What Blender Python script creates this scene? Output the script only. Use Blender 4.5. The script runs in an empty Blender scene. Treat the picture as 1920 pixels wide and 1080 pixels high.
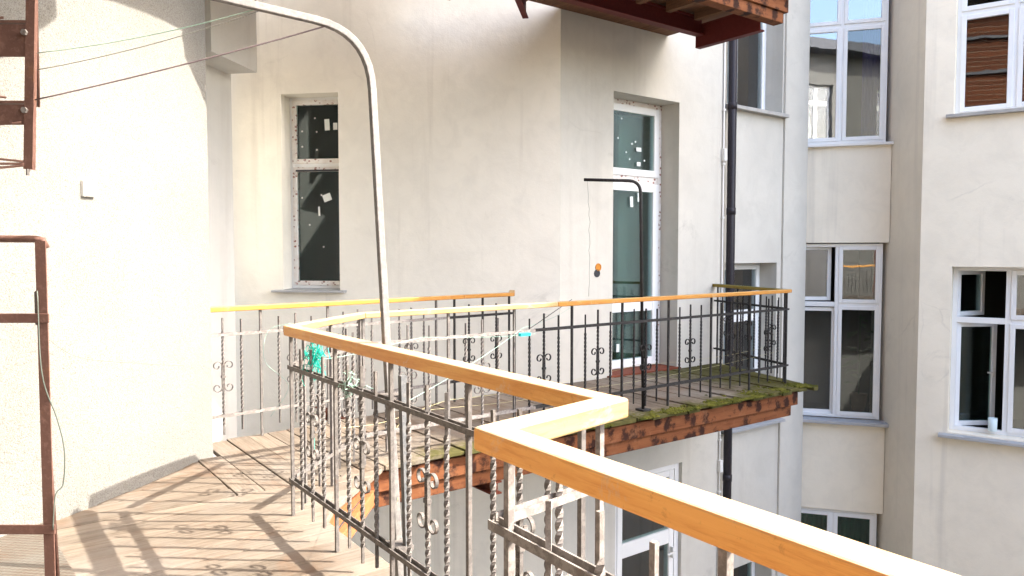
import bpy, math, random
from mathutils import Vector, Matrix
random.seed(7)
R = math.radians
scene = bpy.context.scene
col = scene.collection

# ------------------------------------------------------------------ camera
cam_d = bpy.data.cameras.new('camera'); cam = bpy.data.objects.new('camera', cam_d); col.objects.link(cam)
cam.location = (0, 0, 1.45); cam.rotation_euler = (R(90 - 2.7), 0, -math.atan2(.596, .803))
cam_d.sensor_width = 36; cam_d.lens = 26.25; cam_d.clip_start = .05; cam_d.clip_end = 500
scene.camera = cam
# ------------------------------------------------------------------ sky, sun, exposure
SUN = Vector((.9, -.74, 1.0)).normalized()
world = bpy.data.worlds.new('World'); scene.world = world; world.use_nodes = True
wn = world.node_tree; wn.nodes.clear()
wo = wn.nodes.new('ShaderNodeOutputWorld'); wb = wn.nodes.new('ShaderNodeBackground'); sk = wn.nodes.new('ShaderNodeTexSky')
sk.sky_type = 'NISHITA'; sk.sun_disc = False
sk.sun_elevation = math.asin(SUN.z); sk.sun_rotation = math.atan2(SUN.x, SUN.y)
sk.dust_density = 4.0; sk.air_density = 1.0; sk.ozone_density = 1.0
wb.inputs['Strength'].default_value = .15
wn.links.new(sk.outputs[0], wb.inputs[0]); wn.links.new(wb.outputs[0], wo.inputs[0])
sun_d = bpy.data.lights.new('sun', 'SUN'); sun_d.energy = 2.0; sun_d.angle = R(.55); sun_d.color = (1, .93, .82)
sun = bpy.data.objects.new('sun', sun_d); col.objects.link(sun); sun.location = (6, -6, 14)
sun.rotation_euler = SUN.to_track_quat('Z', 'Y').to_euler()
scene.view_settings.view_transform = 'Standard'; scene.view_settings.look = 'None'
scene.view_settings.gamma = 1; scene.view_settings.use_curve_mapping = False
scene.view_settings.exposure = 2.9

# ------------------------------------------------------------------ materials
def mat(name, rough=.6, spec=.3, metal=0):
    m = bpy.data.materials.new(name); m.use_nodes = True
    b = m.node_tree.nodes['Principled BSDF']
    b.inputs['Roughness'].default_value = rough; b.inputs['Specular IOR Level'].default_value = spec; b.inputs['Metallic'].default_value = metal
    return m, m.node_tree, b
def N(nt, t, **kw):
    n = nt.nodes.new(t)
    for k, v in kw.items():
        if k in n.inputs: n.inputs[k].default_value = v
        else: setattr(n, k, v)
    return n
def ramp(nt, src, stops):
    r = nt.nodes.new('ShaderNodeValToRGB'); e = r.color_ramp.elements
    while len(e) < len(stops): e.new(.5)
    for i, (p, c) in enumerate(stops):
        e[i].position = p; e[i].color = (c, c, c, 1) if not hasattr(c, '__len__') else (*c, 1)
    nt.links.new(src, r.inputs[0]); return r.outputs[0]
def mix(nt, fac, a, b, mode='MIX'):
    n = nt.nodes.new('ShaderNodeMix'); n.data_type = 'RGBA'; n.blend_type = mode
    for i, v in ((0, fac), (6, a), (7, b)):
        if hasattr(v, 'is_output'): nt.links.new(v, n.inputs[i])
        elif i == 0: n.inputs[0].default_value = v
        else: n.inputs[i].default_value = (*v, 1)
    return n.outputs[2]
def coords(nt, kind='Object', scale=(1, 1, 1)):
    t = nt.nodes.new('ShaderNodeTexCoord'); m = nt.nodes.new('ShaderNodeMapping'); m.inputs['Scale'].default_value = scale
    if kind == 'World':
        g = nt.nodes.new('ShaderNodeNewGeometry'); nt.links.new(g.outputs['Position'], m.inputs[0])
    else: nt.links.new(t.outputs[kind], m.inputs[0])
    return m.outputs[0]
def noise(nt, vec, scale, detail=4, rough=.55, dist=0):
    n = N(nt, 'ShaderNodeTexNoise', Scale=scale, Detail=detail, Roughness=rough, Distortion=dist); nt.links.new(vec, n.inputs['Vector']); return n.outputs['Fac']
def bump(nt, b, h, strength=.3, dist=.01, prev=None):
    n = nt.nodes.new('ShaderNodeBump'); n.inputs['Strength'].default_value = strength; n.inputs['Distance'].default_value = dist
    nt.links.new(h, n.inputs['Height'])
    if prev is not None: nt.links.new(prev, n.inputs['Normal'])
    nt.links.new(n.outputs[0], b.inputs['Normal']); return n.outputs[0]

def plaster(name, c, var=.06, fine=70, fstr=.18, stain=.5, tint=(.42, .38, .33)):
    m, nt, b = mat(name, .92, .12)
    w = coords(nt, 'World')
    n1 = noise(nt, w, .55, 5, .6, .4); n2 = noise(nt, w, 3.2, 6, .65, .6)
    c1 = tuple(x * (1 - var * 1.2) for x in c); c2 = tuple(min(1, x * (1 + var * .7)) for x in c)
    base = mix(nt, ramp(nt, n1, [(.3, 0), (.72, 1)]), c1, c2)
    base = mix(nt, ramp(nt, n2, [(.44, 0), (.68, .35 * stain)]), base, tuple(x * .82 for x in c))
    st = coords(nt, 'World', (2.6, 2.6, .12)); n3 = noise(nt, st, 1.4, 4, .6)
    base = mix(nt, ramp(nt, n3, [(.56, 0), (.78, .4 * stain)]), base, tint)
    n4 = noise(nt, w, 1.1, 8, .78, 1.2)
    base = mix(nt, ramp(nt, n4, [(.61, 0), (.72, .5 * stain)]), base, tuple(x * .7 for x in c))
    vc = nt.nodes.new('ShaderNodeTexVoronoi'); vc.feature = 'DISTANCE_TO_EDGE'; vc.inputs['Scale'].default_value = .9
    wd = nt.nodes.new('ShaderNodeMix'); wd.data_type = 'VECTOR'; wd.inputs[0].default_value = .12; nz = N(nt, 'ShaderNodeTexNoise', Scale=3.0, Detail=6); nt.links.new(w, nz.inputs['Vector']); nt.links.new(w, wd.inputs[4]); nt.links.new(nz.outputs['Color'], wd.inputs[5]); nt.links.new(wd.outputs[1], vc.inputs['Vector'])
    ck = mix(nt, 1, ramp(nt, vc.outputs['Distance'], [(.0, 1), (.006, 0)]), ramp(nt, noise(nt, w, .8, 3), [(.57, 0), (.66, .16)]), 'MULTIPLY')
    base = mix(nt, ck, base, (.25, .22, .19))
    nt.links.new(base, b.inputs['Base Color'])
    p = bump(nt, b, noise(nt, w, 5, 5, .6), .25, .02); bump(nt, b, noise(nt, w, fine, 3, .6), fstr, .006, p)
    return m
M = {}
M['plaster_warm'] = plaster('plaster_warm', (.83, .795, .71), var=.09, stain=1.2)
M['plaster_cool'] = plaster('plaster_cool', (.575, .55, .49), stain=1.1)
M['plaster_right'] = plaster('plaster_right', (.86, .785, .645), stain=1.1)
M['plaster_grey'] = plaster('plaster_grey', (.69, .67, .625), stain=.8)
M['plaster_old'] = plaster('plaster_old', (.77, .70, .59), stain=1.0)
def stucco():
    m, nt, b = mat('stucco', .95, .1); w = coords(nt, 'World')
    n1 = noise(nt, w, .9, 5, .6); n2 = noise(nt, w, 150, 4, .62); n3 = noise(nt, w, 30, 3, .6, .5)
    c = mix(nt, ramp(nt, n1, [(.3, 0), (.7, 1)]), (.20, .196, .182), (.24, .237, .224))
    c = mix(nt, ramp(nt, n2, [(.38, .65), (.55, 0)]), c, (.095, .088, .074))
    c = mix(nt, ramp(nt, n3, [(.5, 0), (.75, .4)]), c, (.19, .175, .145))
    nt.links.new(c, b.inputs['Base Color'])
    p = bump(nt, b, n3, .35, .012); bump(nt, b, n2, .6, .008, p); return m
M['stucco'] = stucco()

def wood(name, c1, c2, c3, rough, grain_axis=0, top_tone=None, coat=0, spec=.3, bs=.25):
    m, nt, b = mat(name, rough, spec)
    sc = [9, 9, 9]; sc[grain_axis] = .7
    v = coords(nt, 'Object', tuple(sc))
    oi = nt.nodes.new('ShaderNodeObjectInfo')
    add = nt.nodes.new('ShaderNodeVectorMath'); add.operation = 'MULTIPLY_ADD'; add.inputs[1].default_value = (37, 41, 29)
    nt.links.new(oi.outputs['Random'], add.inputs[0]); nt.links.new(v, add.inputs[2]); v = add.outputs[0]
    g = noise(nt, v, 2.2, 6, .65, .7); g2 = noise(nt, v, 9, 5, .7, .3)
    c = mix(nt, ramp(nt, g, [(.3, 0), (.7, 1)]), c1, c2)
    c = mix(nt, ramp(nt, g2, [(.52, 0), (.72, .65)]), c, c3)
    hs = nt.nodes.new('ShaderNodeHueSaturation'); mr = N(nt, 'ShaderNodeMapRange'); mr.inputs[3].default_value = .82; mr.inputs[4].default_value = 1.14
    nt.links.new(oi.outputs['Random'], mr.inputs[0]); nt.links.new(mr.outputs[0], hs.inputs['Value']); nt.links.new(c, hs.inputs['Color']); c = hs.outputs[0]
    if top_tone:  # upward faces toned; pale tops mix worn wood with painted-in sunlight
        ge = nt.nodes.new('ShaderNodeNewGeometry'); sx = nt.nodes.new('ShaderNodeSeparateXYZ'); nt.links.new(ge.outputs['True Normal'], sx.inputs[0])
        f1 = ramp(nt, sx.outputs[2], [(.35, 0), (.75, 1)])
        w = coords(nt, 'World', (4, 4, 4)); f2 = ramp(nt, noise(nt, w, 2.5, 6, .7), [(.3, .45), (.62, 1)])
        f = mix(nt, 1, f1, f2, 'MULTIPLY')
        c = mix(nt, f, c, top_tone)
        f3 = ramp(nt, noise(nt, w, 1.7, 6, .75, .8), [(.56, 0), (.68, .45)])
        c = mix(nt, ramp(nt, noise(nt, w, 11, 5, .7, .5), [(.60, 0), (.70, .35)]), c, tuple(x * .45 for x in c1))
        c = mix(nt, f3, c, tuple(min(1, x * 1.15 + .05) for x in top_tone))
    nt.links.new(c, b.inputs['Base Color'])
    b.inputs['Coat Weight'].default_value = coat; b.inputs['Coat Roughness'].default_value = .25
    bump(nt, b, g2, bs, .004); return m, nt, b, c
M['varnish'] = wood('varnish', (.68, .27, .045), (.88, .46, .12), (.56, .20, .03), .5, 0, (.46, .36, .25), .1, bs=.15)[0]
M['varnish_worn_lit'] = wood('varnish_worn_lit', (.36, .225, .085), (.42, .31, .16), (.34, .15, .022), .6, 0, (.46, .37, .26), .05, bs=.2)[0]
M['varnish_dark'] = wood('varnish_dark', (.40, .17, .03), (.52, .25, .05), (.30, .13, .04), .6, 0, (.40, .27, .11), .05, bs=.2)[0]
M['varnish_moss'] = wood('varnish_moss', (.19, .15, .022), (.30, .20, .03), (.10, .09, .02), .7, 0, (.10, .10, .025), .0, bs=.2)[0]
M['beam_red'] = wood('beam_red', (.105, .026, .016), (.19, .055, .026), (.03, .012, .010), .75, 0, None, 0, .2)[0]
M['beam_sunlit'] = wood('beam_sunlit', (.30, .09, .035), (.36, .13, .055), (.22, .06, .028), .7, 0, None, 0, .2)[0]  # lighter orange: sunlight on the chamfer beams put into the wood
M['joist'] = wood('joist', (.13, .07, .045), (.22, .12, .07), (.07, .04, .03), .85, 1, None, 0, .1)[0]
def fascia():
    m, nt, b, c = wood('fascia', (.14, .048, .020), (.20, .078, .032), (.085, .026, .013), .8, 0, None, 0, .15)
    v = nt.nodes.new('ShaderNodeTexVoronoi'); v.inputs['Scale'].default_value = 1; v.inputs['Randomness'].default_value = .75
    nt.links.new(coords(nt, 'World', (7, 2, 5)), v.inputs['Vector'])
    w = coords(nt, 'World'); f = mix(nt, .55, v.outputs['Distance'], noise(nt, w, 16, 6, .7), 'MIX')
    c = mix(nt, ramp(nt, f, [(.38, .95), (.48, 0)]), c, (.022, .009, .007))
    c = mix(nt, ramp(nt, noise(nt, w, 7, 6, .75), [(.56, 0), (.68, .7)]), c, (.22, .10, .05))
    nt.links.new(c, b.inputs['Base Color']); return m
M['fascia'] = fascia()
def boards(name, axis, moss):
    m, nt, b, c = wood(name, (.155, .124, .096), (.21, .174, .138), (.074, .052, .038), .9, axis, None, 0, .1, .5)
    w = coords(nt, 'World')
    gsc = [60, 60, 60]; gsc[axis] = 1.6; fg = noise(nt, coords(nt, 'World', tuple(gsc)), 1.0, 5, .7, .5)
    c = mix(nt, ramp(nt, fg, [(.34, .5), (.48, 0)]), c, (.06, .042, .03)); c = mix(nt, ramp(nt, fg, [(.56, 0), (.72, .55)]), c, (.27, .225, .18))
    rs = ramp(nt, noise(nt, w, 2.4, 6, .7, .8), [(.52, 0), (.7, .5)])
    c = mix(nt, rs, c, (.165, .087, .048))
    gs = ramp(nt, noise(nt, w, 1.5, 5, .6), [(.45, 0), (.65, .55)])
    c = mix(nt, gs, c, (.225, .205, .182))
    if moss:
        # moss grows along the outer edge and towards the far damp end
        g = nt.nodes.new('ShaderNodeNewGeometry'); s = nt.nodes.new('ShaderNodeSeparateXYZ'); nt.links.new(g.outputs['Position'], s.inputs[0])
        a = N(nt, 'ShaderNodeMapRange'); a.inputs[1].default_value = 5.0; a.inputs[2].default_value = 4.5; nt.links.new(s.outputs[1], a.inputs[0])
        e = N(nt, 'ShaderNodeMapRange'); e.inputs[1].default_value = 5.9; e.inputs[2].default_value = 7.6; nt.links.new(s.outputs[0], e.inputs[0])
        gx = N(nt, 'ShaderNodeMapRange'); gx.inputs[1].default_value = 2.0; gx.inputs[2].default_value = 2.9; gx.inputs[3].default_value = .0; nt.links.new(s.outputs[0], gx.inputs[0])
        gm_ = nt.nodes.new('ShaderNodeMath'); gm_.operation = 'MULTIPLY'; nt.links.new(a.outputs[0], gm_.inputs[0]); nt.links.new(gx.outputs[0], gm_.inputs[1])
        mx = nt.nodes.new('ShaderNodeMath'); mx.operation = 'MAXIMUM'; nt.links.new(gm_.outputs[0], mx.inputs[0]); nt.links.new(e.outputs[0], mx.inputs[1])
        ad = nt.nodes.new('ShaderNodeMath'); ad.operation = 'MULTIPLY_ADD'; ad.inputs[1].default_value = .62
        nt.links.new(mx.outputs[0], ad.inputs[0]); nt.links.new(noise(nt, w, 4.5, 6, .72, .6), ad.inputs[2])
        f = ramp(nt, ad.outputs[0], [(.68, 0), (.92, .95)])
        mc = mix(nt, noise(nt, w, 22, 3), (.030, .034, .010), (.105, .092, .028))
        c = mix(nt, f, c, mc)
    nt.links.new(c, b.inputs['Base Color']); return m
M['boards_y'] = boards('boards_y', 1, True); M['boards_x'] = boards('boards_x', 0, False)
def iron(name, c, c2, thr, rough=.6, rust=(.20, .085, .04)):
    m, nt, b = mat(name, max(rough, .62) if 'pipe' not in name else rough, .2); w = coords(nt, 'World')
    f = ramp(nt, noise(nt, w, 38, 6, .75), [(thr, 0), (thr + .12, 1)])
    col_ = mix(nt, f, c, c2); col_ = mix(nt, ramp(nt, noise(nt, w, 9, 6, .75), [(.58, 0), (.7, .6)]), col_, rust)
    nt.links.new(col_, b.inputs['Base Color']); bump(nt, b, noise(nt, w, 60, 4), .3, .003); return m
M['iron_black'] = iron('iron_black', (.022, .021, .021), (.045, .042, .04), .5, .5, (.04, .028, .022))
M['iron_grey'] = iron('iron_grey', (.11, .10, .094), (.165, .15, .138), .45, .6, (.10, .05, .03))
M['iron_pale'] = iron('iron_pale', (.16, .145, .135), (.25, .23, .215), .45, .75, (.16, .085, .055))  # dusty flaky iron, with sunlight also put into its paleness
M['galvanised'] = iron('galvanised', (.15, .142, .138), (.20, .19, .18), .45, .45, (.30, .27, .24))
M['steel_grey'] = iron('steel_grey', (.10, .104, .108), (.15, .15, .15), .45, .5, (.2, .17, .15))
M['brown_steel'] = iron('brown_steel', (.115, .06, .046), (.15, .083, .065), .5, .6, (.17, .08, .04))
M['red_steel'] = iron('red_steel', (.10, .016, .014), (.12, .021, .017), .5, .55, (.13, .03, .02))
M['pipe_dark'] = iron('pipe_dark', (.024, .021, .026), (.032, .028, .032), .5, .35, (.03, .025, .028))
def flat(name, c, rough=.5, spec=.3, metal=0, var=.06):
    m, nt, b = mat(name, rough, spec, metal); w = coords(nt, 'World')
    f = noise(nt, w, 6, 5, .6); nt.links.new(mix(nt, f, tuple(x * (1 - var) for x in c), tuple(min(1, x * (1 + var)) for x in c)), b.inputs['Base Color']); return m
M['pvc'] = flat('pvc', (.80, .80, .79), .35, .4, 0, .03)
M['paint_white'] = flat('paint_white', (.74, .73, .70), .45, .3, 0, .06)
M['sill_metal'] = flat('sill_metal', (.40, .41, .43), .45, .4, .3, .1)
M['sill_stone'] = flat('sill_stone', (.38, .365, .34), .8, .2, 0, .35)
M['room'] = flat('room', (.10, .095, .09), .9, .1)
M['room_pale'] = flat('room_pale', (.20, .20, .19), .9, .1)
M['curtain_purple'] = flat('curtain_purple', (.20, .11, .42), .85, .1)
M['curtain_green'] = flat('curtain_green', (.20, .36, .30), .9, .1, 0, .2)
M['curtain_grey'] = flat('curtain_grey', (.36, .40, .37), .9, .1)
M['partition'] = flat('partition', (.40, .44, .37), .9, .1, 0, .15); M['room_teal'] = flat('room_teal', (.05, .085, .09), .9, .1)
M['paper'] = flat('paper', (.72, .76, .74), .8, .1)
M['switch'] = flat('switch', (.78, .77, .74), .35, .4)
M['twine'] = flat('twine', (.01, .42, .33), .6, .2); M['twine_pale'] = flat('twine_pale', (.34, .50, .42), .7, .2)
M['cord_pink'] = flat('cord_pink', (.20, .155, .16), .7, .2); M['cord_grey'] = flat('cord_grey', (.30, .30, .27), .7, .2)
M['wire_green'] = flat('wire_green', (.085, .10, .085), .5, .3); M['wire_yellow'] = flat('wire_yellow', (.55, .50, .28), .6, .2)
M['peg'] = flat('peg', (.02, .55, .58), .4, .4); M['mug'] = flat('mug', (.62, .72, .73), .35, .4)
def brick():
    m, nt, b = mat('brick', .9, .1); t = nt.nodes.new('ShaderNodeTexBrick'); nt.links.new(coords(nt, 'World', (1, 1, 1)), t.inputs['Vector'])
    mp = nt.nodes.new('ShaderNodeMapping'); mp.inputs['Rotation'].default_value = (R(90), 0, R(90)); g = nt.nodes.new('ShaderNodeNewGeometry'); nt.links.new(g.outputs['Position'], mp.inputs[0]); nt.links.new(mp.outputs[0], t.inputs['Vector'])
    t.inputs['Scale'].default_value = 4; t.inputs['Color1'].default_value = (.15, .055, .028, 1); t.inputs['Color2'].default_value = (.09, .035, .02, 1); t.inputs['Mortar'].default_value = (.25, .2, .15, 1)
    nt.links.new(t.outputs[0], b.inputs['Base Color']); return m
M['brick'] = brick()
M['ground'] = flat('ground', (.24, .23, .215), .95, .1, 0, .2); M['eave'] = flat('eave', (.10, .105, .12), .6, .3)
M['box_orange'] = flat('box_orange', (.55, .22, .03), .6); M['box_dark'] = flat('box_dark', (.04, .04, .045), .6)
M['leaf'] = flat('leaf', (.05, .11, .03), .6, .3, 0, .4); M['terracotta'] = flat('terracotta', (.35, .13, .06), .8)
def mossy():
    m, nt, b = mat('moss', .98, .05); w = coords(nt, 'World')
    c = mix(nt, ramp(nt, noise(nt, w, 7, 4, .6), [(.35, 0), (.65, 1)]), (.040, .046, .010), (.12, .115, .022))
    c = mix(nt, ramp(nt, noise(nt, w, 13, 4, .7), [(.58, 0), (.68, .8)]), c, (.07, .045, .022))
    nt.links.new(c, b.inputs['Base Color']); bump(nt, b, noise(nt, w, 260, 3), .8, .006); return m
M['moss'] = mossy()
def taped():
    m, nt, b = mat('taped_frame', .45, .35); w = coords(nt, 'World')
    v = nt.nodes.new('ShaderNodeTexVoronoi'); v.inputs['Scale'].default_value = 17; nt.links.new(coords(nt, 'World', (1, 1, 1.3)), v.inputs['Vector'])
    a = ramp(nt, v.outputs['Distance'], [(.24, 1), (.34, 0)]); a2 = ramp(nt, noise(nt, w, 45, 4, .8), [(.42, 0), (.5, 1)])
    f = mix(nt, 1, a, a2, 'MULTIPLY')
    c = mix(nt, ramp(nt, noise(nt, w, 14, 4), [(.4, 0), (.7, .6)]), (.76, .74, .71), (.66, .56, .49))
    nt.links.new(mix(nt, f, c, (.24, .07, .05)), b.inputs['Base Color']); return m
M['taped'] = taped()
def glass(name, refl, tint=(1, 1, 1), k=1.6):
    m = bpy.data.materials.new(name); m.use_nodes = True; nt = m.node_tree; nt.nodes.clear()
    o = nt.nodes.new('ShaderNodeOutputMaterial'); mx = nt.nodes.new('ShaderNodeMixShader'); t = nt.nodes.new('ShaderNodeBsdfTransparent'); g = nt.nodes.new('ShaderNodeBsdfGlossy')
    t.inputs[0].default_value = (*tint, 1); g.inputs['Roughness'].default_value = .01; g.inputs[0].default_value = (.95, .97, 1, 1)
    fr = nt.nodes.new('ShaderNodeFresnel'); fr.inputs[0].default_value = 1.5
    ma = nt.nodes.new('ShaderNodeMath'); ma.operation = 'MULTIPLY_ADD'; ma.inputs[1].default_value = k; ma.inputs[2].default_value = refl; ma.use_clamp = True
    bp = nt.nodes.new('ShaderNodeBump'); bp.inputs['Strength'].default_value = .03; bp.inputs['Distance'].default_value = .02
    nt.links.new(noise(nt, coords(nt, 'World'), 2.2, 2), bp.inputs['Height']); nt.links.new(bp.outputs[0], g.inputs['Normal'])
    nt.links.new(fr.outputs[0], ma.inputs[0]); nt.links.new(ma.outputs[0], mx.inputs[0]); nt.links.new(t.outputs[0], mx.inputs[1]); nt.links.new(g.outputs[0], mx.inputs[2]); nt.links.new(mx.outputs[0], o.inputs[0])
    return m
M['glass'] = glass('glass', .10, (.62, .68, .68)); M['glass_green'] = glass('glass_green', .06, (.50, .64, .58)); M['glass_mirror'] = glass('glass_mirror', .2, (.6, .66, .7))
M['glass_dark'] = glass('glass_dark', .0, (.72, .84, .82), .8); M['glass_half'] = glass('glass_half', .06, (.55, .62, .62), 1.2)
def checker_plate():
    m, nt, b = mat('checker_plate', .55, .4, .3); v = coords(nt, 'World', (1, 1, 1))
    br = N(nt, 'ShaderNodeTexWave', Scale=16); br.wave_type = 'BANDS'; br.bands_direction = 'DIAGONAL'; nt.links.new(v, br.inputs['Vector'])
    br2 = N(nt, 'ShaderNodeTexWave', Scale=16); br2.bands_direction = 'DIAGONAL'
    mp = nt.nodes.new('ShaderNodeMapping'); mp.inputs['Scale'].default_value = (1, -1, 1); nt.links.new(v, mp.inputs[0]); nt.links.new(mp.outputs[0], br2.inputs['Vector'])
    h = mix(nt, .5, br.outputs[0], br2.outputs[0], 'ADD')
    c = mix(nt, ramp(nt, noise(nt, v, 3, 6, .7), [(.35, 0), (.65, 1)]), (.15, .137, .117), (.12, .085, .06))
    c = mix(nt, ramp(nt, h, [(.55, 0), (.85, .35)]), c, (.22, .21, .19))
    nt.links.new(c, b.inputs['Base Color']); bump(nt, b, h, .6, .006); return m
M['checker'] = checker_plate()

# ------------------------------------------------------------------ builders
class MB:
    def __init__(s): s.v = []; s.f = []
    def quad(s, a, b, c, d): i = len(s.v); s.v += [a, b, c, d]; s.f.append((i, i + 1, i + 2, i + 3)); return s
    def hexa(s, b4, t4):
        i = len(s.v); s.v += list(b4) + list(t4)
        s.f += [(i + 3, i + 2, i + 1, i), (i + 4, i + 5, i + 6, i + 7)] + [(i + k, i + (k + 1) % 4, i + 4 + (k + 1) % 4, i + 4 + k) for k in range(4)]; return s
    def box(s, x0, x1, y0, y1, z0, z1):
        b = [(x0, y0), (x1, y0), (x1, y1), (x0, y1)]; return s.hexa([(x, y, z0) for x, y in b], [(x, y, z1) for x, y in b])
    def fbox(s, F, s0, s1, z0, z1, d0, d1):
        b = [(s0, d0), (s1, d0), (s1, d1), (s0, d1)]; return s.hexa([F.p(u, z0, d) for u, d in b], [F.p(u, z1, d) for u, d in b])
    def prism(s, poly, z0, z1):
        i = len(s.v); n = len(poly); s.v += [(x, y, z0) for x, y in poly] + [(x, y, z1) for x, y in poly]
        s.f += [tuple(i + n - 1 - k for k in range(n)), tuple(i + n + k for k in range(n))] + [(i + k, i + (k + 1) % n, i + n + (k + 1) % n, i + n + k) for k in range(n)]; return s
    def sweep(s, pts, w, h=None, n=4, up=(0, 0, 1), closed=False, rot=0):
        pts = [Vector(p) for p in pts]; base = len(s.v); h = h or w; up = Vector(up); m = len(pts)
        for k, p in enumerate(pts):
            t = (pts[min(k + 1, m - 1)] - pts[max(k - 1, 0)]).normalized()
            a = t.cross(up)
            if a.length < 1e-3: a = t.cross(Vector((1, 0, 0)))
            a.normalize(); b = a.cross(t).normalized()
            for j in range(n):
                if n == 4: ca, cb = ((-.5, -.5), (.5, -.5), (.5, .5), (-.5, .5))[j]; q = p + a * ca * w + b * cb * h
                else: an = 2 * math.pi * j / n + rot; q = p + a * math.cos(an) * w / 2 + b * math.sin(an) * h / 2
                s.v.append(tuple(q))
        for k in range(m - 1):
            for j in range(n):
                a0 = base + k * n + j; a1 = base + k * n + (j + 1) % n; s.f.append((a0, a1, a1 + n, a0 + n))
        s.f += [tuple(base + n - 1 - j for j in range(n)), tuple(base + (m - 1) * n + j for j in range(n))]; return s
    def mesh(s, name, m, smooth=False, off=(0, 0, 0)):
        me = bpy.data.meshes.new(name); o = off
        me.from_pydata([(v[0] - o[0], v[1] - o[1], v[2] - o[2]) for v in s.v], [], s.f); me.materials.append(m); me.validate()
        if smooth:
            for p in me.polygons: p.use_smooth = True
        me.update(); return me
    def build(s, name, m, parent=None, smooth=False, bevel=0, origin=None):
        """link as ONE mesh object; verts are world coordinates"""
        off = wloc(parent) if origin is None else Vector(origin)
        o = bpy.data.objects.new(name, s.mesh(name, m, smooth, off)); col.objects.link(o)
        if parent is None: o.location = off
        else: o.parent = parent; o.location = off - wloc(parent)
        if bevel:
            md = o.modifiers.new('bevel', 'BEVEL'); md.width = bevel; md.segments = 2; md.limit_method = 'ANGLE'
        return o
def wloc(o):
    l = Vector((0, 0, 0))
    while o is not None: l += o.location; o = o.parent
    return l
def tag(o, label=None, cat=None, group=None, kind=None):
    for k, v in (('label', label), ('category', cat), ('group', group), ('kind', kind)):
        if v: o[k] = v
    return o
def thing(name, label, cat, loc=(0, 0, 0), group=None):
    o = bpy.data.objects.new(name, None); col.objects.link(o); o.location = loc; o.empty_display_size = .1
    return tag(o, label, cat, group)
def put(name, me, parent, loc, rz=0, bevel=0):
    o = bpy.data.objects.new(name, me); col.objects.link(o); o.parent = parent; o.location = Vector(loc) - wloc(parent); o.rotation_euler.z = rz; return o
class Frame:
    """a wall: s runs left to right as seen from the court, z up, d into the wall"""
    def __init__(s, p, q):
        s.o = Vector((p[0], p[1])); t = Vector((q[0] - p[0], q[1] - p[1])); s.L = t.length; s.t = t.normalized(); s.n = Vector((-s.t.y, s.t.x))
    def p(s, u, z, d=0): a = s.o + s.t * u + s.n * d; return (a.x, a.y, z)
    def turned(s, u, d, ang):
        f = Frame((0, 0), (1, 0)); a = s.o + s.t * u + s.n * d; f.o = Vector((a.x, a.y))
        c, k = math.cos(ang), math.sin(ang); f.t = Vector((s.t.x * c - s.t.y * k, s.t.x * k + s.t.y * c)); f.n = Vector((-f.t.y, f.t.x)); f.L = 1; return f
def wall(name, F, s0, s1, z0, z1, holes, m, parent, thick=.42):
    """a solid wall with real openings, reveals as deep as the wall"""
    S = sorted({s0, s1, *[h[0] for h in holes], *[h[1] for h in holes]}); Z = sorted({z0, z1, *[h[2] for h in holes], *[h[3] for h in holes]})
    hole = lambda a, c: any(h[0] < a < h[1] and h[2] < c < h[3] for h in holes)
    solid = lambda i, j: 0 <= i < len(S) - 1 and 0 <= j < len(Z) - 1 and not hole((S[i] + S[i + 1]) / 2, (Z[j] + Z[j + 1]) / 2)
    b = MB(); P = F.p
    for i in range(len(S) - 1):
        for j in range(len(Z) - 1):
            if not solid(i, j): continue
            a, c, e, g = S[i], S[i + 1], Z[j], Z[j + 1]
            b.quad(P(a, e), P(c, e), P(c, g), P(a, g)); b.quad(P(c, e, thick), P(a, e, thick), P(a, g, thick), P(c, g, thick))
            if not solid(i - 1, j): b.quad(P(a, e, thick), P(a, e), P(a, g), P(a, g, thick))
            if not solid(i + 1, j): b.quad(P(c, e), P(c, e, thick), P(c, g, thick), P(c, g))
            if not solid(i, j - 1): b.quad(P(a, e, thick), P(c, e, thick), P(c, e), P(a, e))
            if not solid(i, j + 1): b.quad(P(a, g), P(c, g), P(c, g, thick), P(a, g, thick))
    return b.build(name, m, parent)
def ring(b, F, s0, s1, z0, z1, w, d0, d1, wb=None):
    wb = wb or w
    b.fbox(F, s0, s0 + w, z0, z1, d0, d1); b.fbox(F, s1 - w, s1, z0, z1, d0, d1)
    b.fbox(F, s0 + w, s1 - w, z0, z0 + wb, d0, d1); b.fbox(F, s0 + w, s1 - w, z1 - w, z1, d0, d1)
def sash(F, win, s0, s1, z0, z1, d, w, fm, gm, name='sash', thick=.055):
    b = MB(); ring(b, F, s0, s1, z0, z1, w, d, d + thick); o = b.build(name, fm, win, bevel=.006)
    g = MB().fbox(F, s0 + w - .004, s1 - w + .004, z0 + w - .004, z1 - w + .004, d + .022, d + .034).build('pane', gm, win)
    return o
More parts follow.
